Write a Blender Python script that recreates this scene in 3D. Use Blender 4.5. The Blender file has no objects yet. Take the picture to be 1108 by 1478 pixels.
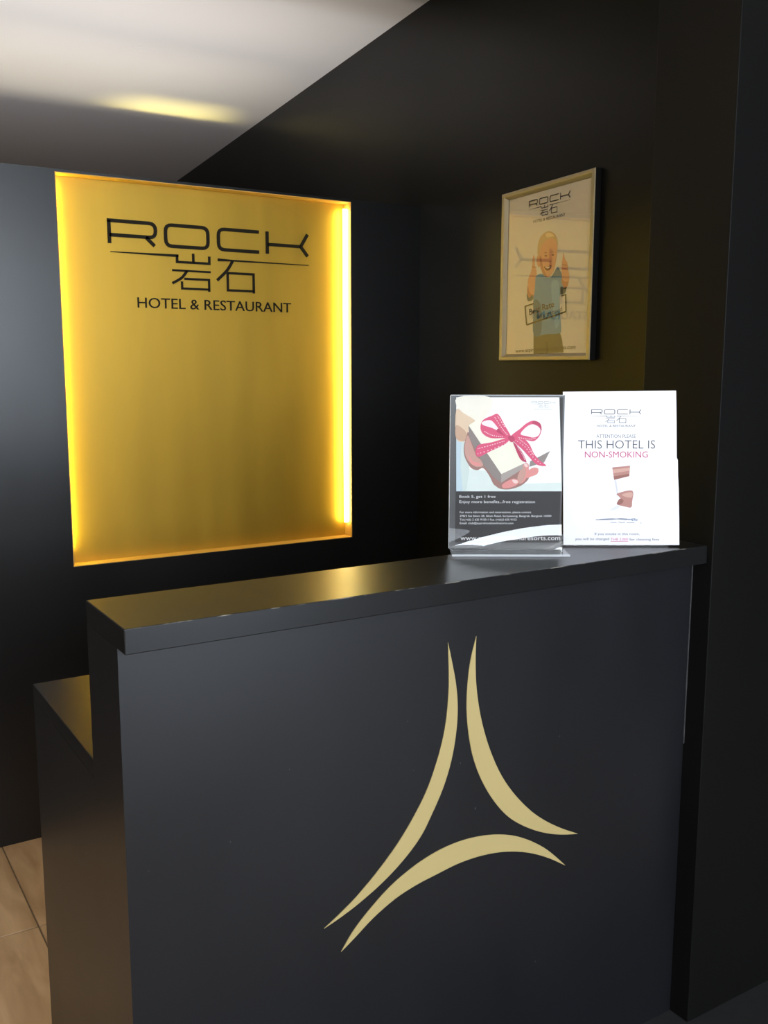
import bpy, bmesh, math, random
from mathutils import Vector, Matrix
random.seed(7)
C = bpy.context.scene.collection
S = bpy.context.scene

# ------------------------------------------------------------------ camera
F, CX, CY = 1385.015, 554.0, 739.0
FW = Vector((0.5221, 0.8393, -0.1512)).normalized()
RT = Vector((0.8492, -0.5281, 0.0011)); RT = (RT - FW * RT.dot(FW)).normalized()
UP = RT.cross(FW).normalized()
EYE = Vector((0, 0, 1.4079))
cd = bpy.data.cameras.new('camera'); cam = bpy.data.objects.new('camera', cd); C.objects.link(cam)
M = Matrix((RT, UP, -FW)).transposed().to_4x4(); M.translation = EYE
cam.matrix_world = M
cd.sensor_fit = 'VERTICAL'; cd.sensor_height = 36.0; cd.lens = 36.0 * F / 1478.0
cd.clip_start = 0.02
S.camera = cam

# ------------------------------------------------------------------ world, lamps, exposure
w = bpy.data.worlds.new('world'); S.world = w; w.use_nodes = True
w.node_tree.nodes['Background'].inputs[0].default_value = (0.75, 0.86, 1.0, 1)
w.node_tree.nodes['Background'].inputs[1].default_value = 5.0
S.view_settings.view_transform = 'Standard'; S.view_settings.look = 'None'
S.view_settings.gamma = 1.0; S.view_settings.use_curve_mapping = False
S.view_settings.exposure = 0.0

def area(name, loc, target, sx, sy, watts, col, spread=180):
    l = bpy.data.lights.new(name, 'AREA'); l.shape = 'RECTANGLE'; l.size = sx; l.size_y = sy
    l.energy = watts; l.color = col; l.spread = math.radians(spread)
    o = bpy.data.objects.new(name, l); C.objects.link(o); o.location = loc
    o.rotation_euler = (Vector(target) - Vector(loc)).to_track_quat('-Z', 'Y').to_euler()
    return o
# daylight through the shop front behind the camera
area('daylight', (-0.1, -2.45, 1.88), (-0.1, 2, 1.88), 2.6, 1.05, 108, (0.86, 0.93, 1.0))
# warm ceiling downlights behind the counter, left of the view
area('ceiling_lamp', (-0.35, 1.95, 2.585), (-0.35, 1.95, 0), 0.25, 0.25, 18, (1.0, 0.76, 0.46))
area('ceiling_lamp', (-0.9, 4.2, 2.585), (-0.9, 4.2, 0), 0.25, 0.25, 24, (0.95, 0.93, 1.0), 130)
# unseen warm fills added for the ceiling glow and streak, trimmed by a lip
FILL_Y, FILL_Z = 3.05, 1.80
area('ceiling_fill', (1.0, FILL_Y, FILL_Z), (1.0, 3.75, 2.60), 1.7, 0.03, 6.5, (1.0, 0.88, 0.76), 150)
area('ceiling_fill', (1.0, FILL_Y, FILL_Z), (1.0, 4.85, 2.60), 1.7, 0.02, 4, (1.0, 0.88, 0.66), 60)
area('ceiling_fill', (1.66, FILL_Y, FILL_Z), (1.66, 4.80, 2.60), 0.46, 0.006, 1.5, (1.0, 0.82, 0.24), 15)

# cool fill added unseen behind the partition to lift the far ceiling
area('far_ceiling_fill', (0.7, 3.55, 1.45), (0.7, 3.9, 2.6), 2.2, 0.12, 7, (0.82, 0.88, 1.0), 170)

# ------------------------------------------------------------------ helpers
def link(name, bm, mats, parent=None, smooth=False):
    me = bpy.data.meshes.new(name); bm.normal_update(); bm.to_mesh(me); bm.free()
    for m in (mats if isinstance(mats, (list, tuple)) else [mats]): me.materials.append(m)
    if smooth:
        for p in me.polygons: p.use_smooth = True
    o = bpy.data.objects.new(name, me); C.objects.link(o)
    if parent:
        o.parent = parent; o.matrix_parent_inverse = Matrix.Translation(-parent.location)
    return o
def struct(o): o['kind'] = 'structure'; return o
def thing(name, label, cat, loc):
    o = bpy.data.objects.new(name, None); C.objects.link(o); o.location = loc; o.empty_display_size = .05
    o['label'] = label; o['category'] = cat
    return o
def box(bm, x0, x1, y0, y1, z0, z1, mat=0, bevel=0):
    vs = [bm.verts.new((x, y, z)) for x in (x0, x1) for y in (y0, y1) for z in (z0, z1)]
    fs = [bm.faces.new([vs[i] for i in f]) for f in ((0,1,3,2),(4,6,7,5),(0,4,5,1),(2,3,7,6),(0,2,6,4),(1,5,7,3))]
    for f in fs: f.material_index = mat
    if bevel:
        es = list({e for f in fs for e in f.edges})
        bmesh.ops.bevel(bm, geom=es, offset=bevel, segments=2, profile=.5, affect='EDGES')
    return fs
def ray(px, py): return FW + RT * ((px - CX) / F) - UP * ((py - CY) / F)
class Plane:
    """a real plane of the place; P() gives the point of it that the photograph shows at a pixel"""
    def __init__(s, o, n): s.o = Vector(o); s.n = Vector(n).normalized()
    def P(s, px, py, lift=0.0):
        o = s.o + s.n * lift; d = ray(px, py)
        return EYE + d * ((o - EYE).dot(s.n) / d.dot(s.n))
class Aff:
    """pixel frame of an enlarged crop"""
    def __init__(s, x, y, k): s.x, s.y, s.k = x, y, k
    def __call__(s, p): return (s.x + p[0] / s.k, s.y + p[1] / s.k)

def spline(pts, n=5, closed=True):
    out = []; N = len(pts)
    rng = range(N) if closed else range(N - 1)
    for i in rng:
        g = (lambda k: pts[k % N]) if closed else (lambda k: pts[max(0, min(N - 1, k))])
        p0, p1, p2, p3 = g(i-1), g(i), g(i+1), g(i+2)
        for j in range(n):
            t = j / n
            out.append(tuple(.5*((2*p1[k])+(-p0[k]+p2[k])*t+(2*p0[k]-5*p1[k]+4*p2[k]-p3[k])*t*t+(-p0[k]+3*p1[k]-3*p2[k]+p3[k])*t**3) for k in (0,1)))
    if not closed: out.append(tuple(pts[-1]))
    return out
def poly3(bm, P3, n, thick=0.0, col=None, mat=0):
    """fill a planar outline of 3-D points facing n, optionally extruded towards n"""
    vs = [bm.verts.new(p) for p in P3]
    nf = None
    f = bm.faces.new(vs); f.normal_update()
    if f.normal.dot(n) < 0: f.normal_flip()
    f.material_index = mat
    if thick:
        r = bmesh.ops.extrude_face_region(bm, geom=[f])
        nv = [v for v in r['geom'] if isinstance(v, bmesh.types.BMVert)]
        bmesh.ops.translate(bm, verts=nv, vec=Vector(n) * thick)
        top = [g for g in r['geom'] if isinstance(g, bmesh.types.BMFace)]
        fs = top
        for g in top: g.material_index = mat
        bmesh.ops.triangulate(bm, faces=top)
    else:
        fs = bmesh.ops.triangulate(bm, faces=[f])['faces']
    return vs
def strip2d(pts, w0, w1=None):
    """outline of a mitred stroke along 2-D points"""
    w1 = w0 if w1 is None else w1
    L, R = [], []; N = len(pts)
    for i, p in enumerate(pts):
        a = Vector(pts[max(0, i-1)]); b = Vector(pts[min(N-1, i+1)]); q = Vector(p)
        d1 = (q - a); d2 = (b - q)
        if d1.length < 1e-9: d1 = d2
        if d2.length < 1e-9: d2 = d1
        d1 = d1.normalized(); d2 = d2.normalized()
        n1 = Vector((-d1.y, d1.x)); n2 = Vector((-d2.y, d2.x)); m = (n1 + n2)
        m = m.normalized() if m.length > 1e-6 else n1
        k = 1.0 / max(.45, m.dot(n1)); w = (w0 + (w1 - w0) * i / max(1, N-1)) * .5
        L.append(tuple(q + m * w * k)); R.append(tuple(q - m * w * k))
    return L + R[::-1]

def textmesh(body, offset=0.0, shear=0.0):
    cu = bpy.data.curves.new('t', 'FONT'); cu.body = body; cu.size = 1.0; cu.offset = offset; cu.resolution_u = 3; cu.shear = shear
    ob = bpy.data.objects.new('t', cu); C.objects.link(ob)
    dg = bpy.context.evaluated_depsgraph_get(); dg.update()
    me = bpy.data.meshes.new_from_object(ob.evaluated_get(dg))
    V = [tuple(v.co) for v in me.vertices]; Fs = [tuple(p.vertices) for p in me.polygons]
    bpy.data.objects.remove(ob); bpy.data.curves.remove(cu); bpy.data.meshes.remove(me)
    return V, Fs
_hv, _ = textmesh('H'); CAP = max(v[1] for v in _hv)
def text3(bm, body, A, B, T, n, thick=0.0, offset=0.0, mat=0):
    """lettering along A to B (3-D points on one plane), T is the top of a capital above A"""
    V, Fs = textmesh(body, offset)
    x0 = min(v[0] for v in V); x1 = max(v[0] for v in V)
    U = B - A; W = T - A
    nv = [bm.verts.new(A + U * ((v[0]-x0)/(x1-x0)) + W * (v[1]/CAP)) for v in V]
    fs = []
    for f in Fs:
        try: g = bm.faces.new([nv[i] for i in f])
        except ValueError: continue
        g.normal_update()
        if g.normal.dot(n) < 0: g.normal_flip()
        g.material_index = mat; fs.append(g)
    if thick:
        bmesh.ops.remove_doubles(bm, verts=nv, dist=1e-6)
        fs = [f for f in fs if f.is_valid]
        r = bmesh.ops.extrude_face_region(bm, geom=fs)
        ev = [v for v in r['geom'] if isinstance(v, bmesh.types.BMVert)]
        bmesh.ops.translate(bm, verts=ev, vec=Vector(n) * thick)
def islands(bm):
    seen = set(); out = []
    for v in bm.verts:
        if v in seen: continue
        st = [v]; seen.add(v); comp = []
        while st:
            a = st.pop(); comp.append(a)
            for e in a.link_edges:
                b = e.other_vert(a)
                if b not in seen: seen.add(b); st.append(b)
        out.append(comp)
    return out

# ------------------------------------------------------------------ materials
def mat(name, col, rough=.5, metal=0.0, noise=0.0, nscale=8.0, bump=0.0, stretch=(1,1,1), emit=None, estr=0, rvar=0.0, spec=.5, coat=0):
    m = bpy.data.materials.new(name); m.use_nodes = True; nt = m.node_tree; b = nt.nodes['Principled BSDF']
    b.inputs['Base Color'].default_value = (*col, 1); b.inputs['Roughness'].default_value = rough
    b.inputs['Metallic'].default_value = metal; b.inputs['Specular IOR Level'].default_value = spec
    b.inputs['Coat Weight'].default_value = coat
    if noise or bump or rvar:
        tc = nt.nodes.new('ShaderNodeTexCoord'); mp = nt.nodes.new('ShaderNodeMapping'); mp.inputs['Scale'].default_value = stretch
        nz = nt.nodes.new('ShaderNodeTexNoise'); nz.inputs['Scale'].default_value = nscale; nz.inputs['Detail'].default_value = 6
        nt.links.new(tc.outputs['Object'], mp.inputs[0]); nt.links.new(mp.outputs[0], nz.inputs[0])
        if noise:
            mx = nt.nodes.new('ShaderNodeMix'); mx.data_type = 'RGBA'
            mx.inputs[6].default_value = (*[c*(1-noise) for c in col], 1); mx.inputs[7].default_value = (*[min(1, c*(1+noise)) for c in col], 1)
            nt.links.new(nz.outputs[0], mx.inputs[0]); nt.links.new(mx.outputs[2], b.inputs['Base Color'])
        if rvar:
            mr = nt.nodes.new('ShaderNodeMapRange'); mr.inputs[3].default_value = max(0, rough-rvar); mr.inputs[4].default_value = rough+rvar
            nt.links.new(nz.outputs[0], mr.inputs[0]); nt.links.new(mr.outputs[0], b.inputs['Roughness'])
        if bump:
            bp = nt.nodes.new('ShaderNodeBump'); bp.inputs['Strength'].default_value = bump; bp.inputs['Distance'].default_value = .002
            nt.links.new(nz.outputs[0], bp.inputs['Height']); nt.links.new(bp.outputs[0], b.inputs['Normal'])
    if emit:
        b.inputs['Emission Color'].default_value = (*emit, 1); b.inputs['Emission Strength'].default_value = estr
    return m
def black_paint(name, col, rough, chips=0.0, spec=.5, cloud=.2, wear=False):
    """black satin paint with faint scuffs and a few pale specks where it has chipped"""
    m = mat(name, col, rough, noise=cloud, nscale=3.0, bump=0, rvar=.05, spec=spec, stretch=(1.6, 1, .8)); nt = m.node_tree; b = nt.nodes['Principled BSDF']
    if chips:
        src = b.inputs['Base Color'].links[0].from_socket
        tc = nt.nodes.new('ShaderNodeTexCoord'); mp = nt.nodes.new('ShaderNodeMapping'); mp.inputs['Scale'].default_value = (1, 1, .6)
        vo = nt.nodes.new('ShaderNodeTexNoise'); vo.inputs['Scale'].default_value = 90; vo.inputs['Detail'].default_value = 2
        cr = nt.nodes.new('ShaderNodeMapRange'); cr.inputs[1].default_value = .79; cr.inputs[2].default_value = .81
        mx = nt.nodes.new('ShaderNodeMix'); mx.data_type = 'RGBA'; mx.inputs[7].default_value = (chips, chips, chips*1.05, 1)
        nt.links.new(tc.outputs['Object'], mp.inputs[0]); nt.links.new(mp.outputs[0], vo.inputs[0]); nt.links.new(vo.outputs[0], cr.inputs[0])
        nt.links.new(cr.outputs[0], mx.inputs[0]); nt.links.new(src, mx.inputs[6]); nt.links.new(mx.outputs[2], b.inputs['Base Color'])
    if wear:   # paint rubbed off along the front arris of the top
        src = b.inputs['Base Color'].links[0].from_socket
        tc = nt.nodes.new('ShaderNodeTexCoord'); sx = nt.nodes.new('ShaderNodeSeparateXYZ'); nt.links.new(tc.outputs['Object'], sx.inputs[0])
        def near(sock, val, d):
            c = nt.nodes.new('ShaderNodeMath'); c.operation = 'COMPARE'; c.inputs[1].default_value = val; c.inputs[2].default_value = d
            nt.links.new(sock, c.inputs[0]); return c.outputs[0]
        def mul(p, q):
            c = nt.nodes.new('ShaderNodeMath'); c.operation = 'MULTIPLY'; nt.links.new(p, c.inputs[0]); nt.links.new(q, c.inputs[1]); return c.outputs[0]
        nz = nt.nodes.new('ShaderNodeTexNoise'); nz.inputs['Scale'].default_value = 28; nz.inputs['Detail'].default_value = 8
        cr = nt.nodes.new('ShaderNodeMapRange'); cr.inputs[1].default_value = .5; cr.inputs[2].default_value = .62
        nt.links.new(tc.outputs['Object'], nz.inputs[0]); nt.links.new(nz.outputs[0], cr.inputs[0])
        k = mul(mul(near(sx.outputs[2], 1.05, .0012), near(sx.outputs[1], 1.2688, .0012)), cr.outputs[0])
        mx = nt.nodes.new('ShaderNodeMix'); mx.data_type = 'RGBA'; mx.inputs[7].default_value = (.26, .24, .20, 1)
        nt.links.new(k, mx.inputs[0]); nt.links.new(src, mx.inputs[6]); nt.links.new(mx.outputs[2], b.inputs['Base Color'])
    return m
def clear(name, ior=1.49, tint=(1,1,1), rough=0.0):
    """thin clear sheet: Fresnel mirror over straight-through transmission"""
    m = bpy.data.materials.new(name); m.use_nodes = True; nt = m.node_tree
    for n in list(nt.nodes):
        if n.type == 'BSDF_PRINCIPLED': nt.nodes.remove(n)
    out = [n for n in nt.nodes if n.type == 'OUTPUT_MATERIAL'][0]
    fr = nt.nodes.new('ShaderNodeFresnel'); ge = nt.nodes.new('ShaderNodeNewGeometry')
    mr = nt.nodes.new('ShaderNodeMapRange'); mr.inputs[3].default_value = ior; mr.inputs[4].default_value = 1.0/ior
    nt.links.new(ge.outputs['Backfacing'], mr.inputs[0]); nt.links.new(mr.outputs[0], fr.inputs[0])
    tr = nt.nodes.new('ShaderNodeBsdfTransparent'); tr.inputs[0].default_value = (*tint, 1)
    gl = nt.nodes.new('ShaderNodeBsdfGlossy'); gl.inputs['Roughness'].default_value = rough
    mx = nt.nodes.new('ShaderNodeMixShader')
    nt.links.new(fr.outputs[0], mx.inputs[0]); nt.links.new(tr.outputs[0], mx.inputs[1]); nt.links.new(gl.outputs[0], mx.inputs[2])
    nt.links.new(mx.outputs[0], out.inputs[0])
    return m
M_ceil = mat('white_ceiling_paint', (.80, .79, .77), .55, noise=.02, nscale=2, bump=.02)
M_black = black_paint('black_wall_paint', (.0058, .0055, .0050), .34, 0, .14)
M_part = black_paint('black_partition_paint', (.010, .010, .0105), .30)
M_counter = black_paint('black_counter_paint', (.0070, .0073, .0095), .37, .12, .7, .35)
M_top = black_paint('black_counter_top_paint', (.009, .009, .0094), .31, wear=True)
M_pillar = black_paint('black_pillar_paint', (.0062, .0058, .0054), .45, 0, .14)
M_beige = mat('beige_wall_paint', (.55, .50, .44), .7, noise=.04, nscale=2)
M_darkfloor = mat('dark_stone_floor', (.025, .024, .024), .45, noise=.4, nscale=30, bump=.1)
M_grout = mat('brown_grout', (.16, .12, .08), .9, noise=.1)
M_goldpanel = mat('satin_gold_sheet', (.50, .305, .032), .45, metal=.6, noise=.13, nscale=3.5, bump=.02, stretch=(3.5, 1, .5), rvar=.08)
M_return = mat('gold_return', (.62, .36, .08), .6, noise=.04)
M_led = mat('led_tube', (1, .9, .6), .4, noise=0, emit=(1.0, .88, .32), estr=22)
M_led2 = mat('led_tube_left', (1, .9, .6), .4, emit=(1.0, .90, .14), estr=92)
M_letter = mat('black_acrylic_letter', (.012, .009, .004), .6, noise=.1, spec=.15)
M_emblem = mat('beige_gold_vinyl', (.52, .40, .17), .5, noise=.05, nscale=12)
M_frame = mat('champagne_aluminium', (.36, .31, .21), .42, metal=.7, noise=.04, nscale=40)
M_side = mat('dark_frame_side', (.012, .012, .012), .5, noise=.1)
M_glass = clear('poster_glass', 1.7)
M_acryl = clear('clear_acrylic', 1.49, (.97, .98, .98))
M_acryl_front = clear('clear_acrylic_front', 1.75, (.97, .98, .98))
M_acryl_edge = mat('acrylic_edge', (.50, .52, .54), .15, noise=.05)
M_greyback = mat('grey_acrylic_back', (.09, .09, .095), .3, noise=.1, nscale=4)
M_seal = mat('pale_sealant', (.07, .07, .073), .6, noise=.6, nscale=60)
def tile_mat():
    m = bpy.data.materials.new('beige_stone_tile'); m.use_nodes = True; nt = m.node_tree; b = nt.nodes['Principled BSDF']
    tc = nt.nodes.new('ShaderNodeTexCoord'); mp = nt.nodes.new('ShaderNodeMapping'); mp.inputs['Rotation'].default_value = (0, 0, .25); mp.inputs['Scale'].default_value = (7, 1.4, 1)
    oi = nt.nodes.new('ShaderNodeObjectInfo'); ad = nt.nodes.new('ShaderNodeVectorMath'); ad.operation = 'ADD'
    nz = nt.nodes.new('ShaderNodeTexNoise'); nz.inputs['Scale'].default_value = 2.5; nz.inputs['Detail'].default_value = 8; nz.inputs['Distortion'].default_value = .8
    cr = nt.nodes.new('ShaderNodeValToRGB'); cr.color_ramp.elements[0].position = .3; cr.color_ramp.elements[1].position = .72
    cr.color_ramp.elements[0].color = (.36, .23, .125, 1); cr.color_ramp.elements[1].color = (.60, .43, .27, 1)
    sc = nt.nodes.new('ShaderNodeVectorMath'); sc.operation = 'SCALE'; sc.inputs['Scale'].default_value = 20
    nt.links.new(oi.outputs['Random'], sc.inputs[0])
    nt.links.new(tc.outputs['Object'], mp.inputs[0]); nt.links.new(mp.outputs[0], ad.inputs[0]); nt.links.new(sc.outputs[0], ad.inputs[1]); nt.links.new(ad.outputs[0], nz.inputs[0])
    nt.links.new(nz.outputs[0], cr.inputs[0]); nt.links.new(cr.outputs[0], b.inputs['Base Color'])
    b.inputs['Roughness'].default_value = .4
    return m
M_tile = tile_mat()
_ink = {}
def ink(r, g, b, rough=.55):
    """printing ink of a photograph's colour (sRGB 0-255)"""
    k = (r, g, b)
    if k not in _ink:
        lin = tuple((c/255/12.92) if c/255 <= .04045 else ((c/255+.055)/1.055)**2.4 for c in k)
        _ink[k] = mat('ink_%d_%d_%d' % k, lin, rough, noise=.03, nscale=50)
    return _ink[k]

# ------------------------------------------------------------------ measures (metres)
XL, XP, XR, YC, YS, YB, YD = .3706, 1.5567, 1.9154, 1.3046, 1.2688, 1.4643, 1.8958
ZT, ZTB, ZD, YP, ZP0, ZP1, XP0, XP1, ZTOP, ZC = 1.05, 1.013, .7908, 2.8461, .8171, 1.9404, .6899, 1.6405, 1.9479, 2.5957
TW = -.1109
def xw(y): return XR + (YP - y) * math.tan(TW)
YFRONT, YBACK, XLEFT, XOUT = -2.4, 6.6, -2.2, 3.0

# ------------------------------------------------------------------ setting
bm = bmesh.new()
box(bm, .3, XOUT, .85, 1.5, -.10, 0, 0); box(bm, XLEFT, XOUT, YFRONT, .85, -.10, -.0, 1); box(bm, XLEFT, .3, .85, 1.5, -.10, 0, 1); box(bm, XLEFT, XOUT, 1.5, YBACK, -.10, -.004, 1)
floor = struct(link('floor', bm, [M_darkfloor, M_grout]))
tx, ty, ts = -.755, 1.77, .6   # tile grid: a joint at y = 2.37 and one at x = .445
tm = None
for i in range(-2, 6):
    for j in range(0, 8):
        x0 = tx + i * ts; y0 = ty + j * ts
        if x0 < XLEFT or x0 + ts > xw(y0) + .02 or y0 + ts > YBACK: continue
        if tm is None:
            bm = bmesh.new(); box(bm, .0022, ts-.0022, .0022, ts-.0022, -.009, 0, bevel=.0015)
            t = link('tile', bm, M_tile, floor); tm = t.data
        else:
            t = bpy.data.objects.new('tile', tm); C.objects.link(t); t.parent = floor
        t.location = (x0, y0, 0)
bm = bmesh.new(); box(bm, XLEFT-.1, XOUT+.1, YFRONT-.1, YBACK+.1, ZC, ZC+.12); struct(link('ceiling', bm, M_ceil))
bm = bmesh.new()   # right wall, splayed by a few degrees
y0, y1 = 1.4583, YBACK
lo = [(xw(y0), y0), (xw(y0)+.2, y0), (xw(y1)+.2, y1), (xw(y1), y1)]
vb = [bm.verts.new((*p, 0)) for p in lo]; vt = [bm.verts.new((*p, ZC)) for p in lo]
bm.faces.new(vb[::-1]); bm.faces.new(vt)
for i in range(4): bm.faces.new((vb[i], vb[(i+1) % 4], vt[(i+1) % 4], vt[i]))
bmesh.ops.recalc_face_normals(bm, faces=bm.faces[:])
struct(link('wall_right', bm, M_black))
bm = bmesh.new(); box(bm, XP, XOUT, 1.2559, 1.4583, 0, ZC, bevel=.0015); struct(link('wall_front', bm, M_pillar))
bm = bmesh.new(); box(bm, XOUT, XOUT+.1, YFRONT, 1.2559, 0, ZC); struct(link('wall_porch', bm, M_black))
bm = bmesh.new(); box(bm, XLEFT-.1, XLEFT, YFRONT, YBACK, 0, ZC); struct(link('wall_left', bm, M_beige))
bm = bmesh.new(); box(bm, XLEFT, 2.6, YBACK, YBACK+.1, 0, ZC); struct(link('wall_back', bm, M_black))
bm = bmesh.new()   # shop-front wall behind the camera with one wide opening
box(bm, XLEFT, -1.45, YFRONT-.1, YFRONT, 0, ZC); box(bm, 2.4, XOUT, YFRONT-.1, YFRONT, 0, ZC)
box(bm, -1.45, 2.4, YFRONT-.1, YFRONT, 2.42, ZC); box(bm, -1.45, 1.25, YFRONT-.1, YFRONT, 0, 1.35)
struct(link('wall_entrance', bm, M_beige))
# partition wall with the sign's niche and an unseen trough added behind its top to cut the ceiling fill
bm = bmesh.new(); ND, YPB = .05, YP + .16; xe = xw(YP) - .0
box(bm, XLEFT, XP0, YP, YP+ND, 0, ZTOP); box(bm, XP1, xe, YP, YP+ND, 0, ZTOP)
box(bm, XP0, XP1, YP, YP+ND, 0, ZP0); box(bm, XP0, XP1, YP, YP+ND, ZP1, ZTOP)
box(bm, XLEFT, xe, YP+ND, YPB, 0, ZTOP)
box(bm, XLEFT, xe, YPB, 3.30, 1.60, 1.64); box(bm, XLEFT, xe, 3.30, 3.33, 1.60, 1.924)
part_w = struct(link('wall_partition', bm, M_part))

# ------------------------------------------------------------------ reception counter
ctr = thing('reception_counter', 'black painted reception counter with gold curved emblem and a lower desk behind', 'counter', (XL, YC, 0))
EPS = .0005; TH = .04
bm = bmesh.new(); box(bm, XL+TH, XP-EPS, YC, YC+.03, 0, ZTB); link('front_panel', bm, M_counter, ctr)
bm = bmesh.new()   # L-shaped end panel: tall front, lower desk behind
prof = [(YC, 0), (YD, 0), (YD, ZD-.03), (YB, ZD-.03), (YB, ZTB), (YC, ZTB)]
a = [bm.verts.new((XL, y, z)) for y, z in prof]; b = [bm.verts.new((XL+TH, y, z)) for y, z in prof]
bm.faces.new(a[::-1]); bm.faces.new(b)
for i in range(6): bm.faces.new((a[i], a[(i+1) % 6], b[(i+1) % 6], b[i]))
bmesh.ops.recalc_face_normals(bm, faces=bm.faces[:])
link('end_panel', bm, M_counter, ctr)
bm = bmesh.new(); box(bm, XL, XP-EPS, YS, YB, ZTB, ZT, bevel=.0015); link('counter_top', bm, M_top, ctr)
bm = bmesh.new(); box(bm, XL+TH, XP-EPS, YB-.03, YB, 0, ZTB); link('back_panel', bm, M_counter, ctr)
bm = bmesh.new(); box(bm, XL, XP+.14, YB+EPS, YD, ZD-.03, ZD, bevel=.0015); link('desk_top', bm, M_top, ctr)
bm = bmesh.new(); box(bm, XP-.0025, XP-EPS, YC-.0025, YC-EPS, .62, ZTB-.002)
o = link('sealant_bead', bm, M_seal, ctr); o['label'] = 'pale cracked sealant bead in the corner joint'
# emblem: three curved blades of vinyl on the front panel
PF = Plane((0, YC, 0), (0, -1, 0)); A7 = Aff(440, 890, 2.638)
blades = [
 ([(543,97),(546,200),(545,290),(535,400),(515,500),(478,620),(437,715),(370,835),(290,950),(200,1060),(130,1132),(72,1187)],
  [(543,97),(560,180),(574,260),(580,350),(573,450),(555,550),(525,650),(480,755),(437,840),(370,930),(290,1015),(205,1090),(140,1140),(72,1187)]),
 ([(651,74),(630,160),(618,250),(614,350),(622,450),(640,540),(670,620),(710,690),(755,745),(800,780),(860,808),(920,824),(980,829),(1037,826)],
  [(651,74),(648,150),(650,250),(662,350),(682,440),(712,530),(750,610),(800,680),(860,740),(920,780),(980,807),(1037,826)]),
 ([(137,1275),(180,1200),(240,1120),(320,1030),(400,960),(480,905),(560,865),(640,840),(720,829),(790,833),(850,850),(910,880),(955,915),(990,947)],
  [(137,1275),(190,1220),(260,1145),(340,1075),(420,1022),(500,980),(580,940),(660,912),(740,896),(810,894),(870,902),(930,920),(990,947)])]
for l, r_ in blades:
    out = spline(l, 4, False) + spline(r_, 4, False)[::-1][1:-1]
    bm = bmesh.new(); poly3(bm, [PF.P(*A7(q)) for q in out], PF.n, .0012)
    link('emblem_blade', bm, M_emblem, ctr)

# ------------------------------------------------------------------ the logo, as strokes on a plane (u to the right, v up; width of the word = 1)
PN = Plane((0, YP+ND, 0), (0, -1, 0)); A3 = Aff(60, 240, 2.357)
lu0 = PN.P(*A3((222, 183))); lw = PN.P(*A3((901, 240))).x - lu0.x
def L3(q): p = PN.P(*A3(q)); return ((p.x - lu0.x) / lw, (p.z - lu0.z) / lw)
def rnd(pts, rad, closed=False):
    out = []; N = len(pts)
    for i, p in enumerate(pts):
        if not closed and i in (0, N-1): out.append(p); continue
        a = Vector(pts[(i-1) % N]); b = Vector(pts[(i+1) % N]); q = Vector(p)
        ra = min(rad, (a-q).length*.5); rb = min(rad, (b-q).length*.5)
        s = q + (a-q).normalized()*ra; e = q + (b-q).normalized()*rb
        for k in range(5):
            t = k/4; out.append(tuple(s*(1-t)**2 + q*2*t*(1-t) + e*t*t))
    return out
# heights on the straightened plane
lv = lambda a, q: L3(q)
R_top, R_bot = 0.0, L3((231, 262))[1]
SW = 0.0155
def stroke_set():
    g = []   # (name, points, width0, width1)
    def s(name, pts, w0=SW, w1=None): g.append((name, pts, w0, w1))
    l = L3
    r0 = l((226,184)); r1 = l((384,192)); r2 = l((384,241)); rb = l((231,262)); rm = l((229,233))
    s('letter_r', [(r0[0], rb[1]), (r0[0], r0[1])]); s('letter_r', rnd([(r0[0]-SW*.5, r0[1]), (r1[0], r0[1]), (r1[0], rm[1]), (r0[0], rm[1])], .03)); s('letter_r', [(l((352,240))[0], rm[1]), (l((382,268))[0], rb[1])])
    o0 = l((418,197)); o1 = l((564,278))
    ring = rnd([(o0[0], r0[1]), (o1[0], r0[1]), (o1[0], rb[1]+SW*.3), (o0[0], rb[1]+SW*.3)], .03, True)
    s('letter_o', ring + [ring[0]])
    c0 = l((598,218)); c1 = l((737,296))
    s('letter_c', rnd([(c1[0], r0[1]), (c0[0], r0[1]), (c0[0], rb[1]+SW*.3), (c1[0], rb[1]+SW*.3)], .03))
    k0 = l((764,240)); k1 = l((878,268)); k2 = l((901,240)); km = (r0[1]+rb[1])*.5 - .005
    s('letter_k', [(k0[0], r0[1]+SW*.4), (k0[0], rb[1])]); s('letter_k', [(k0[0], km), (k1[0], km)])
    s('letter_k', [(k2[0], r0[1]+SW*.4), (k1[0], km), (k2[0], rb[1])])
    y1 = l((458,305))[1]; xa = l((232,289))[0]; x1 = l((458,305))[0]; x2 = l((568,330))[0]; yb = l((513,329))[1]
    s('swash', [(xa, y1), (x1+SW*.4, y1)], .003, .012)
    s('first_character', [(x1, y1+.004), (x1, yb), (x2, yb), (x2, l((568,308))[1])], .011); s('first_character', [(l((513,300))[0], l((513,298))[1]), (l((513,300))[0], yb)], .011)
    s('first_character', [(l((442,352))[0], l((500,357))[1]), (l((572,360))[0], l((500,357))[1])], .009)
    s('first_character', spline([l((492,357)), l((474,380)), l((443,398))], 4, False), .012)
    ya = l((520,385))[1]; yc_ = l((520,418))[1]; xa = l((475,387))[0]; xb = l((567,388))[0]
    s('first_character', [(xa+.012, ya), (xb, ya), (xb, yc_-.01)], .010); s('first_character', [(xb, yc_), (xa, yc_), (xa, l((474,392))[1])], .010)
    yt = l((650,322))[1]
    s('swash', [(l((597,318))[0], yt), (l((645,320))[0], yt), (l((905,340))[0], yt)], .013, .003)
    s('second_character', spline([l((647,323)), l((628,355)), l((595,388))], 4, False), .013)
    ya = l((672,366))[1]; yc_ = l((672,424))[1]; xa = l((630,366))[0]; xb = l((718,370))[0]
    s('second_character', [(xa, ya), (xb, ya), (xb, yc_-.01)], .011); s('second_character', [(xb, yc_), (xa, yc_), (xa, ya)], .011)
    return g
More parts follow.
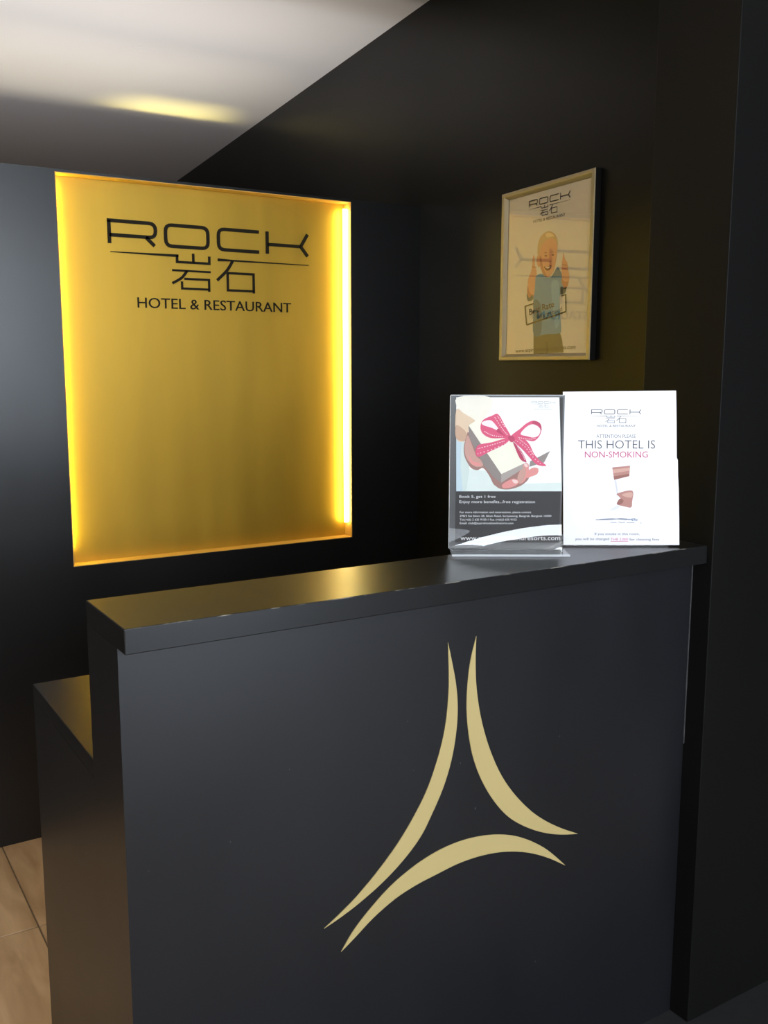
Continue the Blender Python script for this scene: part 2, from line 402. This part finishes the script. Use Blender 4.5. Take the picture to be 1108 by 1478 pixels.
LOGO = stroke_set()
tagA, tagB = L3((325, 482)), L3((846, 497)); tag_v = (tagA[1]+tagB[1])*.5; tag_h = .046
def logo_flat(bm, O, U, V, n, lift, tagline=True, bold=1.0):
    """printed version of the logo on a card: O = top-left of the word, U, V = plane vectors of one word width"""
    for nm, pts, w0, w1 in LOGO:
        out = strip2d(pts, w0*bold, None if w1 is None else w1*bold)
        if nm == 'letter_o':
            h = len(out)//2; L_, R_ = out[:h], out[h:][::-1]
            for i in range(h-1):
                poly3(bm, [O + U*q[0] + V*q[1] + n*lift for q in (L_[i], L_[i+1], R_[i+1], R_[i])], n)
        else:
            h = len(out)//2; L_, R_ = out[:h], out[h:][::-1]
            for i in range(h-1):
                poly3(bm, [O + U*q[0] + V*q[1] + n*lift for q in (L_[i], L_[i+1], R_[i+1], R_[i])], n)
    if tagline:
        A = O + U*tagA[0] + V*tag_v + n*lift; B = O + U*tagB[0] + V*tag_v + n*lift
        text3(bm, 'HOTEL & RESTAURANT', A, B, A + V*tag_h, n)

# ------------------------------------------------------------------ backlit gold sign in the niche
sign = thing('wall_sign', 'backlit gold hotel sign with black lettering, recessed in the black partition', 'sign', (XP0, YP+ND, ZP0))
bm = bmesh.new(); box(bm, XP0+.001, XP1-.001, YP+ND-.004, YP+ND-.0005, ZP0+.001, ZP1-.001); link('gold_panel', bm, M_goldpanel, sign)
for nm, b4 in (('return_strip', (XP0+.0003, XP0+.0025, ZP0+.0003, ZP1-.0003)), ('return_strip', (XP1-.0025, XP1-.0003, ZP0+.0003, ZP1-.0003)),
               ('return_strip', (XP0+.003, XP1-.003, ZP0+.0003, ZP0+.0025)), ('return_strip', (XP0+.003, XP1-.003, ZP1-.0025, ZP1-.0003))):
    bm = bmesh.new(); box(bm, b4[0], b4[1], YP-.001, YP+ND-.0045, b4[2], b4[3]); link(nm, bm, M_return, sign)
for x, dy, ml, rr in ((XP0+.0057, .037, M_led2, .003), (XP1-.0105, .022, M_led, .0075)):
    bm = bmesh.new()
    bmesh.ops.create_cone(bm, cap_ends=True, segments=12, radius1=rr, radius2=rr, depth=1.05, matrix=Matrix.Translation((x, YP+dy, (ZP0+ZP1)*.5+.015)))
    o = link('led_tube', bm, ml, sign, True); o['label'] = 'glowing warm yellow tube'
O3 = Vector((lu0.x, YP+ND-.0042, lu0.z)); U3 = Vector((lw, 0, 0)); V3 = Vector((0, 0, lw)); N3 = Vector((0, -1, 0))
names = []
for s_ in LOGO:
    if s_[0] not in names: names.append(s_[0])
for nm in names:
    bm = bmesh.new()
    for q in LOGO:
        if q[0] != nm: continue
        out = strip2d(q[1], q[2], q[3]); h = len(out)//2; L_, R_ = out[:h], out[h:][::-1]
        g0 = len(bm.faces)
        for i in range(h-1):
            vs = [bm.verts.new(O3 + U3*a[0] + V3*a[1]) for a in (L_[i], L_[i+1], R_[i+1], R_[i])]
            f = bm.faces.new(vs); f.normal_update()
            if f.normal.dot(N3) < 0: f.normal_flip()
    bmesh.ops.remove_doubles(bm, verts=bm.verts[:], dist=1e-5)
    r = bmesh.ops.extrude_face_region(bm, geom=bm.faces[:])
    bmesh.ops.translate(bm, verts=[v for v in r['geom'] if isinstance(v, bmesh.types.BMVert)], vec=N3*.004)
    link({'letter_r': 'letter', 'letter_o': 'letter', 'letter_c': 'letter', 'letter_k': 'letter', 'first_character': 'character', 'second_character': 'character', 'swash': 'swash'}[nm], bm, M_letter, sign)
bm = bmesh.new()
A = O3 + U3*tagA[0] + V3*tag_v; B = O3 + U3*tagB[0] + V3*tag_v
text3(bm, 'HOTEL & RESTAURANT', A, B, A + V3*tag_h, N3)
bmesh.ops.remove_doubles(bm, verts=bm.verts[:], dist=1e-6)
for comp in islands(bm):
    cs = set(comp); b2 = bmesh.new(); mp = {v: b2.verts.new(v.co) for v in comp}
    for f in {f for v in comp for f in v.link_faces}:
        b2.faces.new([mp[v] for v in f.verts])
    r = bmesh.ops.extrude_face_region(b2, geom=b2.faces[:])
    bmesh.ops.translate(b2, verts=[v for v in r['geom'] if isinstance(v, bmesh.types.BMVert)], vec=N3*.003)
    link('letter', b2, M_letter, sign)
bm.free()

# ------------------------------------------------------------------ printed shapes
def pshape(bm, PL, af, pts, lift, smooth=True, n=4):
    q = spline(pts, n) if smooth else pts
    poly3(bm, [PL.P(*af(p), lift) for p in q], PL.n)
def pprint(name, parent, PL, af, shapes, lift0, label=None):
    """one printed motif of a card: flat shapes laid over one another, shapes = (rgb, points, smooth)"""
    cols = []; bm = bmesh.new()
    for k, sh in enumerate(shapes):
        if sh[0] not in cols: cols.append(sh[0])
        nf = len(bm.faces)
        pshape(bm, PL, af, sh[1], lift0 + k*.00003, sh[2] if len(sh) > 2 else True)
        bm.faces.ensure_lookup_table()
        for f in bm.faces[nf:]: f.material_index = cols.index(sh[0])
    o = link(name, bm, [ink(*c) for c in cols], parent)
    if label: o['label'] = label
    return o
def ptext(parent, PL, af, body, a, b, cap, col, lift=.0006, offset=0.0, name='printed_text'):
    bm = bmesh.new(); A = PL.P(*af(a), lift); B = PL.P(*af(b), lift); T = PL.P(*af((a[0]+cap[0], a[1]+cap[1])), lift)
    text3(bm, body, A, B, T, PL.n, offset=offset)
    return link(name, bm, ink(*col), parent)
def dashes(pts, wid, nd):
    """stitches along a polyline"""
    P = spline(pts, 12, False); out = []; n = len(P); k = max(2, n // nd)
    for i in range(0, n-1, k):
        seg = P[i:i+max(2, int(k*.7))]
        if len(seg) > 1: out.append(strip2d([seg[0], seg[-1]], wid))
    return out

# ------------------------------------------------------------------ framed poster on the right wall
nW = Vector((-math.cos(TW), -math.sin(TW), 0))     # wall normal, into the room
nW = Vector((-1, math.tan(-TW)*-1, 0)).normalized()
wp = Vector((xw(2.1), 2.1, 0))
dirW = Vector((math.tan(TW)*-1, 1, 0)).normalized()
nW = Vector((-dirW.y, dirW.x, 0))
FRD = .022
PFR = Plane(wp + nW*FRD, nW); PPO = Plane(wp + nW*.010, nW); ID = lambda p: p
A2 = Aff(700, 230, 4.928)
c_out = [PFR.P(722, 282), PFR.P(859, 240.5), PFR.P(849.5, 516), PFR.P(720.5, 521)]
# squared up on the wall: u along the wall, z up
def uw(p): return (p - wp).dot(dirW)
u1 = (uw(c_out[0]) + uw(c_out[3]))*.5; u0 = (uw(c_out[1]) + uw(c_out[2]))*.5
z1 = (c_out[0].z + c_out[1].z)*.5; z0 = (c_out[2].z + c_out[3].z)*.5
def WP(u, z, d): return wp + dirW*u + nW*d + Vector((0, 0, z))
post = thing('framed_poster', 'framed poster of a thumbs-up child under glass on the black right wall', 'poster', WP((u0+u1)/2, z0, .002))
RW, RZ = .024, .0185; z0 -= .003
corners_o = [(u1, z0), (u0, z0), (u0, z1), (u1, z1)]
corners_i = [(u1-RW, z0+RZ), (u0+RW, z0+RZ), (u0+RW, z1-RZ), (u1-RW, z1-RZ)]
def lerp(a, b, t): return (a[0]+(b[0]-a[0])*t, a[1]+(b[1]-a[1])*t)
prof = [(0, .0015), (0, .0195), (.08, .0215), (.2, FRD), (.5, FRD), (.62, .021), (.85, .0155), (1, .0115), (1, .0015)]
for i in range(4):
    j = (i+1) % 4; bm = bmesh.new()
    ra = [bm.verts.new(WP(*lerp(corners_o[i], corners_i[i], t), d)) for t, d in prof]
    rb = [bm.verts.new(WP(*lerp(corners_o[j], corners_i[j], t), d)) for t, d in prof]
    for k in range(len(prof)):
        k2 = (k+1) % len(prof); bm.faces.new((ra[k], ra[k2], rb[k2], rb[k])).material_index = int(k == 0)
    bm.faces.new(ra[::-1]); bm.faces.new(rb)
    bmesh.ops.recalc_face_normals(bm, faces=bm.faces[:]); link('frame_rail', bm, [M_frame, M_side], post)
def slab(bm, cs, d0, d1):
    a = [bm.verts.new(WP(*c, d0)) for c in cs]; b = [bm.verts.new(WP(*c, d1)) for c in cs]
    bm.faces.new(a); bm.faces.new(b)
    for i in range(4): bm.faces.new((a[i], a[(i+1) % 4], b[(i+1) % 4], b[i]))
    bmesh.ops.recalc_face_normals(bm, faces=bm.faces[:])
bm = bmesh.new(); e = .0006; slab(bm, [(u1-RW+e-.001, z0+RZ+.0005), (u0+RW+.0005, z0+RZ+.0005), (u0+RW+.0005, z1-RZ-.0005), (u1-RW-.0005, z1-RZ-.0005)], .0015, .0095)
sheet = link('poster_sheet', bm, ink(214, 202, 182), post)
PSH = Plane(wp + nW*.0095, nW)
skin = (214, 150, 112); skd = (186, 118, 84); hair = (196, 160, 112); shirt = (92, 138, 166); shd = (66, 100, 124); pants = (92, 84, 66)
pprint('printed_child', sheet, PSH, A2, [
    (pants, [(343,1240),(532,1232),(546,1280),(557,1373),(343,1386)], False),
    ((78,70,54), [(430,1300),(446,1300),(450,1380),(432,1382)], False),
    (skin, [(345,680),(352,700),(354,760),(366,800),(362,850),(352,920),(348,980),(322,1003),(300,985),(302,900),(306,850),(325,800),(333,765),(337,710)]),
    (skd, [(302,900),(318,950),(345,965),(346,985),(322,1003),(299,985)]),
    ((84,92,90), [(298,955),(312,985),(335,965),(343,990),(325,1006),(305,1008),(296,985)]),
    (shirt, [(362,830),(400,812),(430,835),(465,838),(490,805),(512,765),(533,790),(546,830),(552,900),(576,925),(566,955),(530,972),(534,1100),(540,1200),(530,1236),(440,1243),(345,1246),(343,1100),(342,1000),(352,930),(356,870)]),
    (shd, [(343,1010),(370,1000),(400,1060),(395,1240),(345,1246),(343,1100)]),
    (shd, [(512,765),(533,790),(546,830),(500,835),(470,838),(490,805)]),
    ((110,158,184), [(470,880),(520,870),(528,1000),(530,1150),(500,1200),(480,1050)]),
    (skin, [(556,660),(563,690),(570,715),(583,735),(590,785),(598,850),(580,910),(560,915),(545,880),(546,830),(543,790),(547,725),(552,690)]),
    (skd, [(545,850),(565,870),(592,870),(580,912),(560,916),(545,880)]),
    ((70,74,72), [(536,905),(560,915),(578,905),(570,940),(555,960),(535,955)]),
    (skin, [(460,512),(500,540),(514,590),(511,660),(503,720),(492,775),(468,825),(440,838),(412,818),(392,765),(381,705),(372,660),(378,600),(395,550),(425,520)]),
    (skd, [(381,705),(392,765),(412,818),(440,838),(425,800),(408,750),(398,690)]),
    (skin, [(372,685),(382,690),(390,740),(386,768),(374,760),(365,725)]),
    (hair, [(372,668),(376,600),(395,550),(428,519),(460,511),(496,533),(513,575),(513,605),(497,575),(470,562),(440,572),(412,600),(392,640),(386,685)]),
    ((222,190,140), [(430,530),(460,522),(490,545),(470,550),(440,555)]),
    ((120,72,52), [(420,686),(432,680),(442,687),(432,692)]), ((120,72,52), [(472,680),(482,673),(490,680),(482,686)]),
    ((150,100,70), [(414,668),(430,660),(445,668),(430,666)]), ((150,100,70), [(468,662),(482,656),(493,663),(482,661)]),
    (skd, [(452,722),(462,726),(472,718),(468,730),(456,732)]),
    ((128,50,40), [(418,762),(440,768),(470,752),(462,780),(444,792),(428,784)]),
    ((240,232,220), [(424,765),(442,770),(464,759),(458,770),(442,776)]),
    (skd, [(336,760),(362,766),(362,772),(336,768)]), (skd, [(548,745),(580,750),(580,756),(548,752)]), (skd, [(548,772),(584,778),(584,784),(548,779)]),
    ], .0002)
stamp = (44, 38, 26)
fr = [(283,1045),(572,962),(574,1083),(294,1178)]
pprint('printed_stamp', sheet, PSH, A2, [(stamp, strip2d([fr[0], (345,1026)], 9), False), (stamp, strip2d([(540,972), fr[1], fr[2]], 9), False), (stamp, strip2d([fr[2], fr[3]], 11), False), (stamp, strip2d([fr[3], fr[0]], 9), False)], .0013)
ptext(sheet, PSH, A2, 'Best Rate', (314,1108), (490,1048), (-3,-42), stamp, .0014, .012)
ptext(sheet, PSH, A2, 'Guaranteed', (362,1142), (548,1078), (-2,-30), (62,76,84), .0014, .0)
ptext(sheet, PSH, A2, 'www.aspirahotelsandresorts.com', (215,1376), (642,1346), (-1,-27), (58,52,44), .0014)
bm = bmesh.new(); a = PSH.P(*A2((312,300)), .0014); b_ = PSH.P(*A2((604,222)), .0014)
uo = WP(uw(a), a.z, .0109); Uv = dirW * (uw(b_) - uw(a)); wlen = abs(uw(b_) - uw(a))
Vv = Vector((0, 0, 1)) * (a.z - PSH.P(*A2((350,452)), .0014).z) / abs(tag_v) * 1.0
Uv.z = 0; logo_flat(bm, uo, Uv, Vv, nW, 0, True, 1.15); link('printed_logo', bm, ink(46, 40, 30), sheet)
bm = bmesh.new(); slab(bm, [(u1-RW-.0005, z0+RZ+.0005), (u0+RW+.0005, z0+RZ+.0005), (u0+RW+.0005, z1-RZ-.0005), (u1-RW-.0005, z1-RZ-.0005)], .0118, .0128)
o = link('glass_pane', bm, M_glass, post); o['label'] = 'clear glass pane'

# ------------------------------------------------------------------ promotion card in a clear stand (left one on the counter)
EU = Vector((FW.y, -FW.x, 0)).normalized(); NC = Vector((-FW.x, -FW.y, 0)).normalized(); EZ = Vector((0, 0, 1))
top_plane = Plane((0, 0, ZT), (0, 0, 1))
A1 = Aff(640, 560, 3.166); Aa = Aff(640, 560, 6.156); Ab = Aff(640, 690, 5.83)
base = top_plane.P(735, 794)
PI_ = Plane(base, NC)                                   # the insert sheet's plane
def pu(p): return (p - base).dot(EU)
uL, uR = pu(PI_.P(649, 680)), pu(PI_.P(812.0, 680)); zTopC = PI_.P(730, 571).z
iL, iR = pu(PI_.P(658.3, 640)), pu(PI_.P(810.6, 640)); iT = PI_.P(730, 573.5).z; iM = PI_.P(730, 709.4).z; iB = PI_.P(730, 783).z
def CP(u, z, d): return base + EU*u + NC*d + EZ*(z - ZT)
stand = thing('promotion_stand', 'clear acrylic stand holding a gift box promotion card, left of the white notice', 'sign holder', base)
def cslab(bm, a, b, zz0, zz1, d0, d1):
    vs = [bm.verts.new(CP(u, z, d)) for u in (a, b) for d in (d0, d1) for z in (zz0, zz1)]
    for f in ((0,1,3,2),(4,6,7,5),(0,4,5,1),(2,3,7,6),(0,2,6,4),(1,5,7,3)): bm.faces.new([vs[i] for i in f])
    bmesh.ops.recalc_face_normals(bm, faces=bm.faces[:])
FOOT = (base - top_plane.P(735, 803.5)).length
bm = bmesh.new(); cslab(bm, uL, uR, ZT+.003, zTopC, -.0035, -.001); o = link('back_sheet', bm, M_greyback, stand); o['label'] = 'grey looking rear sheet seen through the clear front'
bm = bmesh.new(); cslab(bm, iL, iR, iB, iT, -.0008, 0); card = link('printed_card', bm, ink(40, 38, 42), stand)
# front sheet: flat above, sweeping forward into the foot below; the bend starts higher on the right
NU, NV = 24, 60; H = zTopC - ZT; W_ = uR - uL
def sheet_off(u, h):
    t = (u - uL)/W_; h0 = .024 + .044*(1-(1-t)**1.7); R_ = .145
    q = max(0, h0 - h); qc = .26*R_   # parabola, then straight down at a constant lean
    return .0025 + (q*q/(2*R_) if q < qc else qc*qc/(2*R_) + (q - qc)*qc/R_)
bm = bmesh.new(); grid = [[bm.verts.new(CP(uL + W_*i/NU, ZT + .004 + (H-.004)*(j/NV)**1.6, sheet_off(uL + W_*i/NU, .004 + (H-.004)*(j/NV)**1.6))) for i in range(NU+1)] for j in range(NV+1)]
for j in range(NV):
    for i in range(NU): bm.faces.new((grid[j][i], grid[j][i+1], grid[j+1][i+1], grid[j+1][i]))
link('front_sheet', bm, M_acryl_front, stand, True)
bm = bmesh.new(); cslab(bm, uL+.001, uR+.006, ZT+.0005, ZT+.0035, -.002, FOOT); link('foot', bm, M_acryl, stand)
bm = bmesh.new(); cslab(bm, uL+.001, uR+.006, ZT+.0005, ZT+.0045, FOOT+.0002, FOOT+.0015); o = link('foot_edge', bm, M_acryl_edge, stand); o['label'] = 'bright polished front edge'
bm = bmesh.new(); cslab(bm, uL, uR, zTopC+.0002, zTopC+.0015, -.0035, .003); cslab(bm, uL-.0012, uL-.0002, ZT+.004, zTopC, -.0035, .003)
link('polished_edge', bm, M_acryl_edge, stand)
# the photograph on the card
def PX(pts, k=Aa): return pts
pprint('printed_photo', card, PI_, Aa, [
    ((254,252,250), [Aa_ for Aa_ in [(112,83),(1028,83),(1050,918),(112,918)]], False),
    ((214,226,222), [(112,450),(190,480),(230,720),(420,740),(560,918),(112,918)], False),
    ((200,218,228), [(112,450),(160,460),(150,700),(170,918),(112,918)], False),
    ((228,236,232), [(230,720),(420,740),(700,850),(1048,840),(1050,918),(200,918)], False),
    ((248,240,226), [(120,84),(420,84),(380,250),(230,320),(150,230)]),
    ((232,204,176), [(112,195),(180,225),(290,300),(230,330),(220,400),(190,472),(112,448)]),
    ((206,168,142), [(112,330),(190,380),(205,430),(190,472),(112,448)]),
    ], .0001)
SK, SD, SL = (206,158,146), (164,120,112), (232,150,146)
hand = [
    (SD, [(225,395),(200,440),(180,520),(184,600),(215,670),(250,715),(300,730),(350,712),(400,770),(440,850),(462,870),(495,893),(555,902),(620,893),(700,860),(760,795),(740,700),(600,700),(420,640),(300,560)]),
    (SK, [(215,420),(190,500),(192,590),(230,660),(290,700),(350,690),(330,640),(290,600),(250,500)]),
    (SL, [(225,600),(260,650),(320,665),(330,690),(280,690),(240,665)]),
    (SL, [(700,680),(735,665),(757,690),(748,770),(715,830),(670,850),(655,800),(680,730)]),
    (SK, [(690,720),(720,700),(730,760),(700,830),(670,850),(655,800)]),
    (SL, [(745,745),(790,710),(835,712),(842,740),(825,768),(770,790),(740,800)]),
    (SL, [(520,862),(560,830),(620,806),(662,820),(665,848),(630,872),(580,888),(530,890)]),
    ((246,214,208), [(610,815),(655,822),(655,845),(625,845)]),
    ((246,214,208), [(715,672),(740,675),(748,700),(725,700)]),
]
pprint('printed_hand', card, PI_, Aa, hand, .0004)
bx_ = [((150,138,134), [(945,560),(893,662),(760,700),(770,650),(860,605)], False),
       ((146,134,130), [(222,335),(512,765),(508,842),(440,790),(360,690),(228,440)], False),
       ((176,164,158), [(512,765),(712,672),(700,720),(510,842)], False),
       ((250,244,226), [(222,332),(330,262),(600,430),(712,672),(512,765)], False)]
pprint('printed_gift_box', card, PI_, Aa, bx_, .0007)
PK, PD = (226,84,124), (196,58,100)
rib = [(PK, [(600,432),(545,335),(486,234),(430,246),(350,285),(327,350),(350,408),(420,445),(530,446),(592,452)]),
       ((250,236,238), [(345,302),(400,285),(440,302),(500,385),(430,355),(348,328)]),
       (PD, [(486,360),(520,400),(545,425),(500,405),(470,385)]),
       (PK, [(600,425),(680,362),(740,312),(800,290),(855,312),(870,360),(852,425),(800,472),(720,458),(640,445)]),
       ((250,240,242), [(683,408),(740,342),(800,323),(857,362),(846,418),(800,440),(740,428)]),
       (PD, [(800,290),(855,312),(870,360),(866,378),(840,335),(790,318)]),
       (PK, [(594,448),(545,500),(420,560),(300,612),(298,514),(430,482),(540,450)]),
       (PK, [(606,436),(700,442),(762,500),(800,580),(850,640),(912,690),(830,682),(760,612),(700,545),(630,482)]),
       (PD, [(618,478),(690,558),(735,650),(722,658),(680,630),(640,545)]),
       (PD, [(575,430),(612,425),(632,455),(612,482),(582,468)])]
for path in ([(303,585),(420,548),(540,500),(585,462)], [(303,540),(430,505),(545,470)], [(640,465),(720,520),(790,610),(870,680)], [(670,455),(740,510),(800,600)],
             [(360,385),(430,420),(530,435)], [(455,260),(520,360),(570,420)], [(480,250),(545,350)], [(655,520),(700,590),(722,640)], [(660,440),(760,455),(820,445)]):
    for d in dashes(path, 7, 12): rib.append(((250,222,230), d, False))
pprint('printed_ribbon', card, PI_, Aa, rib, .0009)
bm = bmesh.new()
def plogo(bm, PL, af, tl, tr, bot, lift, bold=1.0):
    O = PL.P(*af(tl), lift); U = PL.P(*af(tr), lift) - O; V = (O - PL.P(*af(bot), lift)); V = V - U*(V.dot(U)/U.dot(U)); V = V / abs(tag_v)
    logo_flat(bm, O, U, V, PL.n, 0, True, bold)
plogo(bm, PI_, Aa, (782,118), (994,120), (800,192), .0003); link('printed_logo', bm, ink(176, 176, 180), card)
for body, x0, x1, y, cap, off in (('Book 5, get 1 free', 72, 237, 502, 12, .0), ('Enjoy more benefits...free registration', 72, 417, 526, 12.5, .0),
        ('For more information and reservations, please contact', 74, 400, 572, 9, .0), ('298/3 Soi Silom 28, Silom Road, Suriyawong, Bangrak, Bangkok 10500', 74, 492, 589, 9, .0),
        ('Tel.(+66) 2 635 9150-1 Fax. (+66)2 635 9152', 74, 333, 606, 9, .0), ('Email: club@aspirahotelsandresorts.com', 74, 318, 622, 9, .0),
        ('www.aspirahotelsandresorts.com', 77, 532, 695, 20, .0)):
    ptext(card, PI_, A1, body, (x0, y), (x1, y), (0, -cap), (236, 236, 238), .0004, off)

# ------------------------------------------------------------------ white non-smoking notice (right one on the counter)
base2 = top_plane.P(898, 789.0) + NC*.004
PN2 = Plane(base2, NC)
note = thing('notice_stand', 'white non-smoking notice standing at the right end of the black counter', 'sign', base2)
def CP2(u, z, d): return base2 + EU*u + NC*d + EZ*(z - ZT)
def nu(p): return (p - base2).dot(EU)
edge = [(547,719),(546,400),(545,17),(800,14),(1062,12),(1064,160),(1065,318),(1070,330),(1071,402),(1074,470),(1076,600),(1076,730),(800,726)]
bm = bmesh.new(); pts = [PN2.P(*A1(q)) for q in edge]
zmin = ZT + .004
pts = [Vector((p.x, p.y, max(p.z, zmin))) for p in pts]
poly3(bm, [p - NC*.0008 for p in pts], NC, .0008); paper = link('notice_paper', bm, ink(244, 242, 248), note)
nL = nu(pts[2]) + .002; nR = nu(pts[4]) - .001; nT = pts[3].z - .002
def cslab2(bm, a, b, zz0, zz1, d0, d1):
    vs = [bm.verts.new(CP2(u, z, d)) for u in (a, b) for d in (d0, d1) for z in (zz0, zz1)]
    for f in ((0,1,3,2),(4,6,7,5),(0,4,5,1),(2,3,7,6),(0,2,6,4),(1,5,7,3)): bm.faces.new([vs[i] for i in f])
    bmesh.ops.recalc_face_normals(bm, faces=bm.faces[:])
bm = bmesh.new(); cslab2(bm, nL, nR, ZT+.003, nT, -.004, -.001); link('acrylic_sheet', bm, M_acryl, note)
bm = bmesh.new(); cslab2(bm, nL, nR, ZT+.0005, ZT+.003, -.045, .001); link('foot', bm, M_acryl, note)
bm = bmesh.new(); plogo(bm, PN2, A1, (675,99), (902,99), (700,178), .0003); link('printed_logo', bm, ink(84, 84, 88), paper)
for body, x0, x1, y, cap, off, col in (('ATTENTION PLEASE', 698, 878, 228, 15, 0, (118,118,124)), ('THIS HOTEL IS', 614, 966, 277, 38, -.008, (70,70,76)), ('NON-SMOKING', 645, 933, 318, 28, .0, (196,70,122)),
        ('If you smoke in this room,', 690, 895, 672, 11, .0, (76,70,90)), ('you will be charged', 601, 756, 695, 11, .0, (76,70,90)), ('THB 2,000', 763, 843, 697, 11, .0, (206,80,130)), ('for cleaning fees', 849, 985, 697, 11, .0, (76,70,90))):
    ptext(paper, PN2, A1, body, (x0, y), (x1, y), (0, -cap), col, .0003, off)
TB = (182,128,118); TBD = (150,96,86); TBL = (206,160,146)
pprint('printed_cigarette_end', paper, PN2, A1, [
    (TB, [(770,363),(852,355),(848,403),(779,420)], False), (TBL, [(772,372),(850,364),(849,378),(774,390)], False), (TBD, [(776,404),(849,392),(848,403),(779,420)], False),
    ((216,214,222), [(781,422),(789,422),(797,480),(791,482)], False),
    (TB, [(793,482),(862,469),(861,520),(856,546),(824,541),(792,532),(797,515),(808,505),(800,495)]),
    (TBL, [(815,486),(860,476),(859,500),(830,497)]), (TBD, [(797,515),(808,505),(822,515),(812,530),(794,532)]),
    ((226,224,230), [(790,536),(812,542),(780,558),(755,561)], False)], .0003)
blk = (120,128,146)
pprint('printed_pencil_line', paper, PN2, A1, [
    (blk, strip2d([(695,602),(760,601),(810,597),(850,600),(885,606)], 3.5), False), (blk, strip2d([(712,600),(770,597),(830,602),(870,597),(888,601)], 2.5), False),
    ((150,166,190), strip2d([(845,604),(856,599),(862,607),(872,600),(884,608)], 3.0), False),
    (blk, strip2d([(762,614),(790,616)], 2.2), False), (blk, strip2d([(798,614),(806,612),(812,617),(830,613)], 2.2), False), (blk, strip2d([(836,616),(872,615)], 2.2), False), (blk, strip2d([(898,616),(904,618)], 2.2), False)], .0003)
bm = bmesh.new(); text3(bm, '_________', PN2.P(*A1((763,700)), .0003), PN2.P(*A1((843,700)), .0003), PN2.P(*A1((763,690)), .0003), NC); bm.free()
pprint('printed_underline', paper, PN2, A1, [((206,80,130), [(763,700),(843,700),(843,702),(763,702)], False)], .0003)
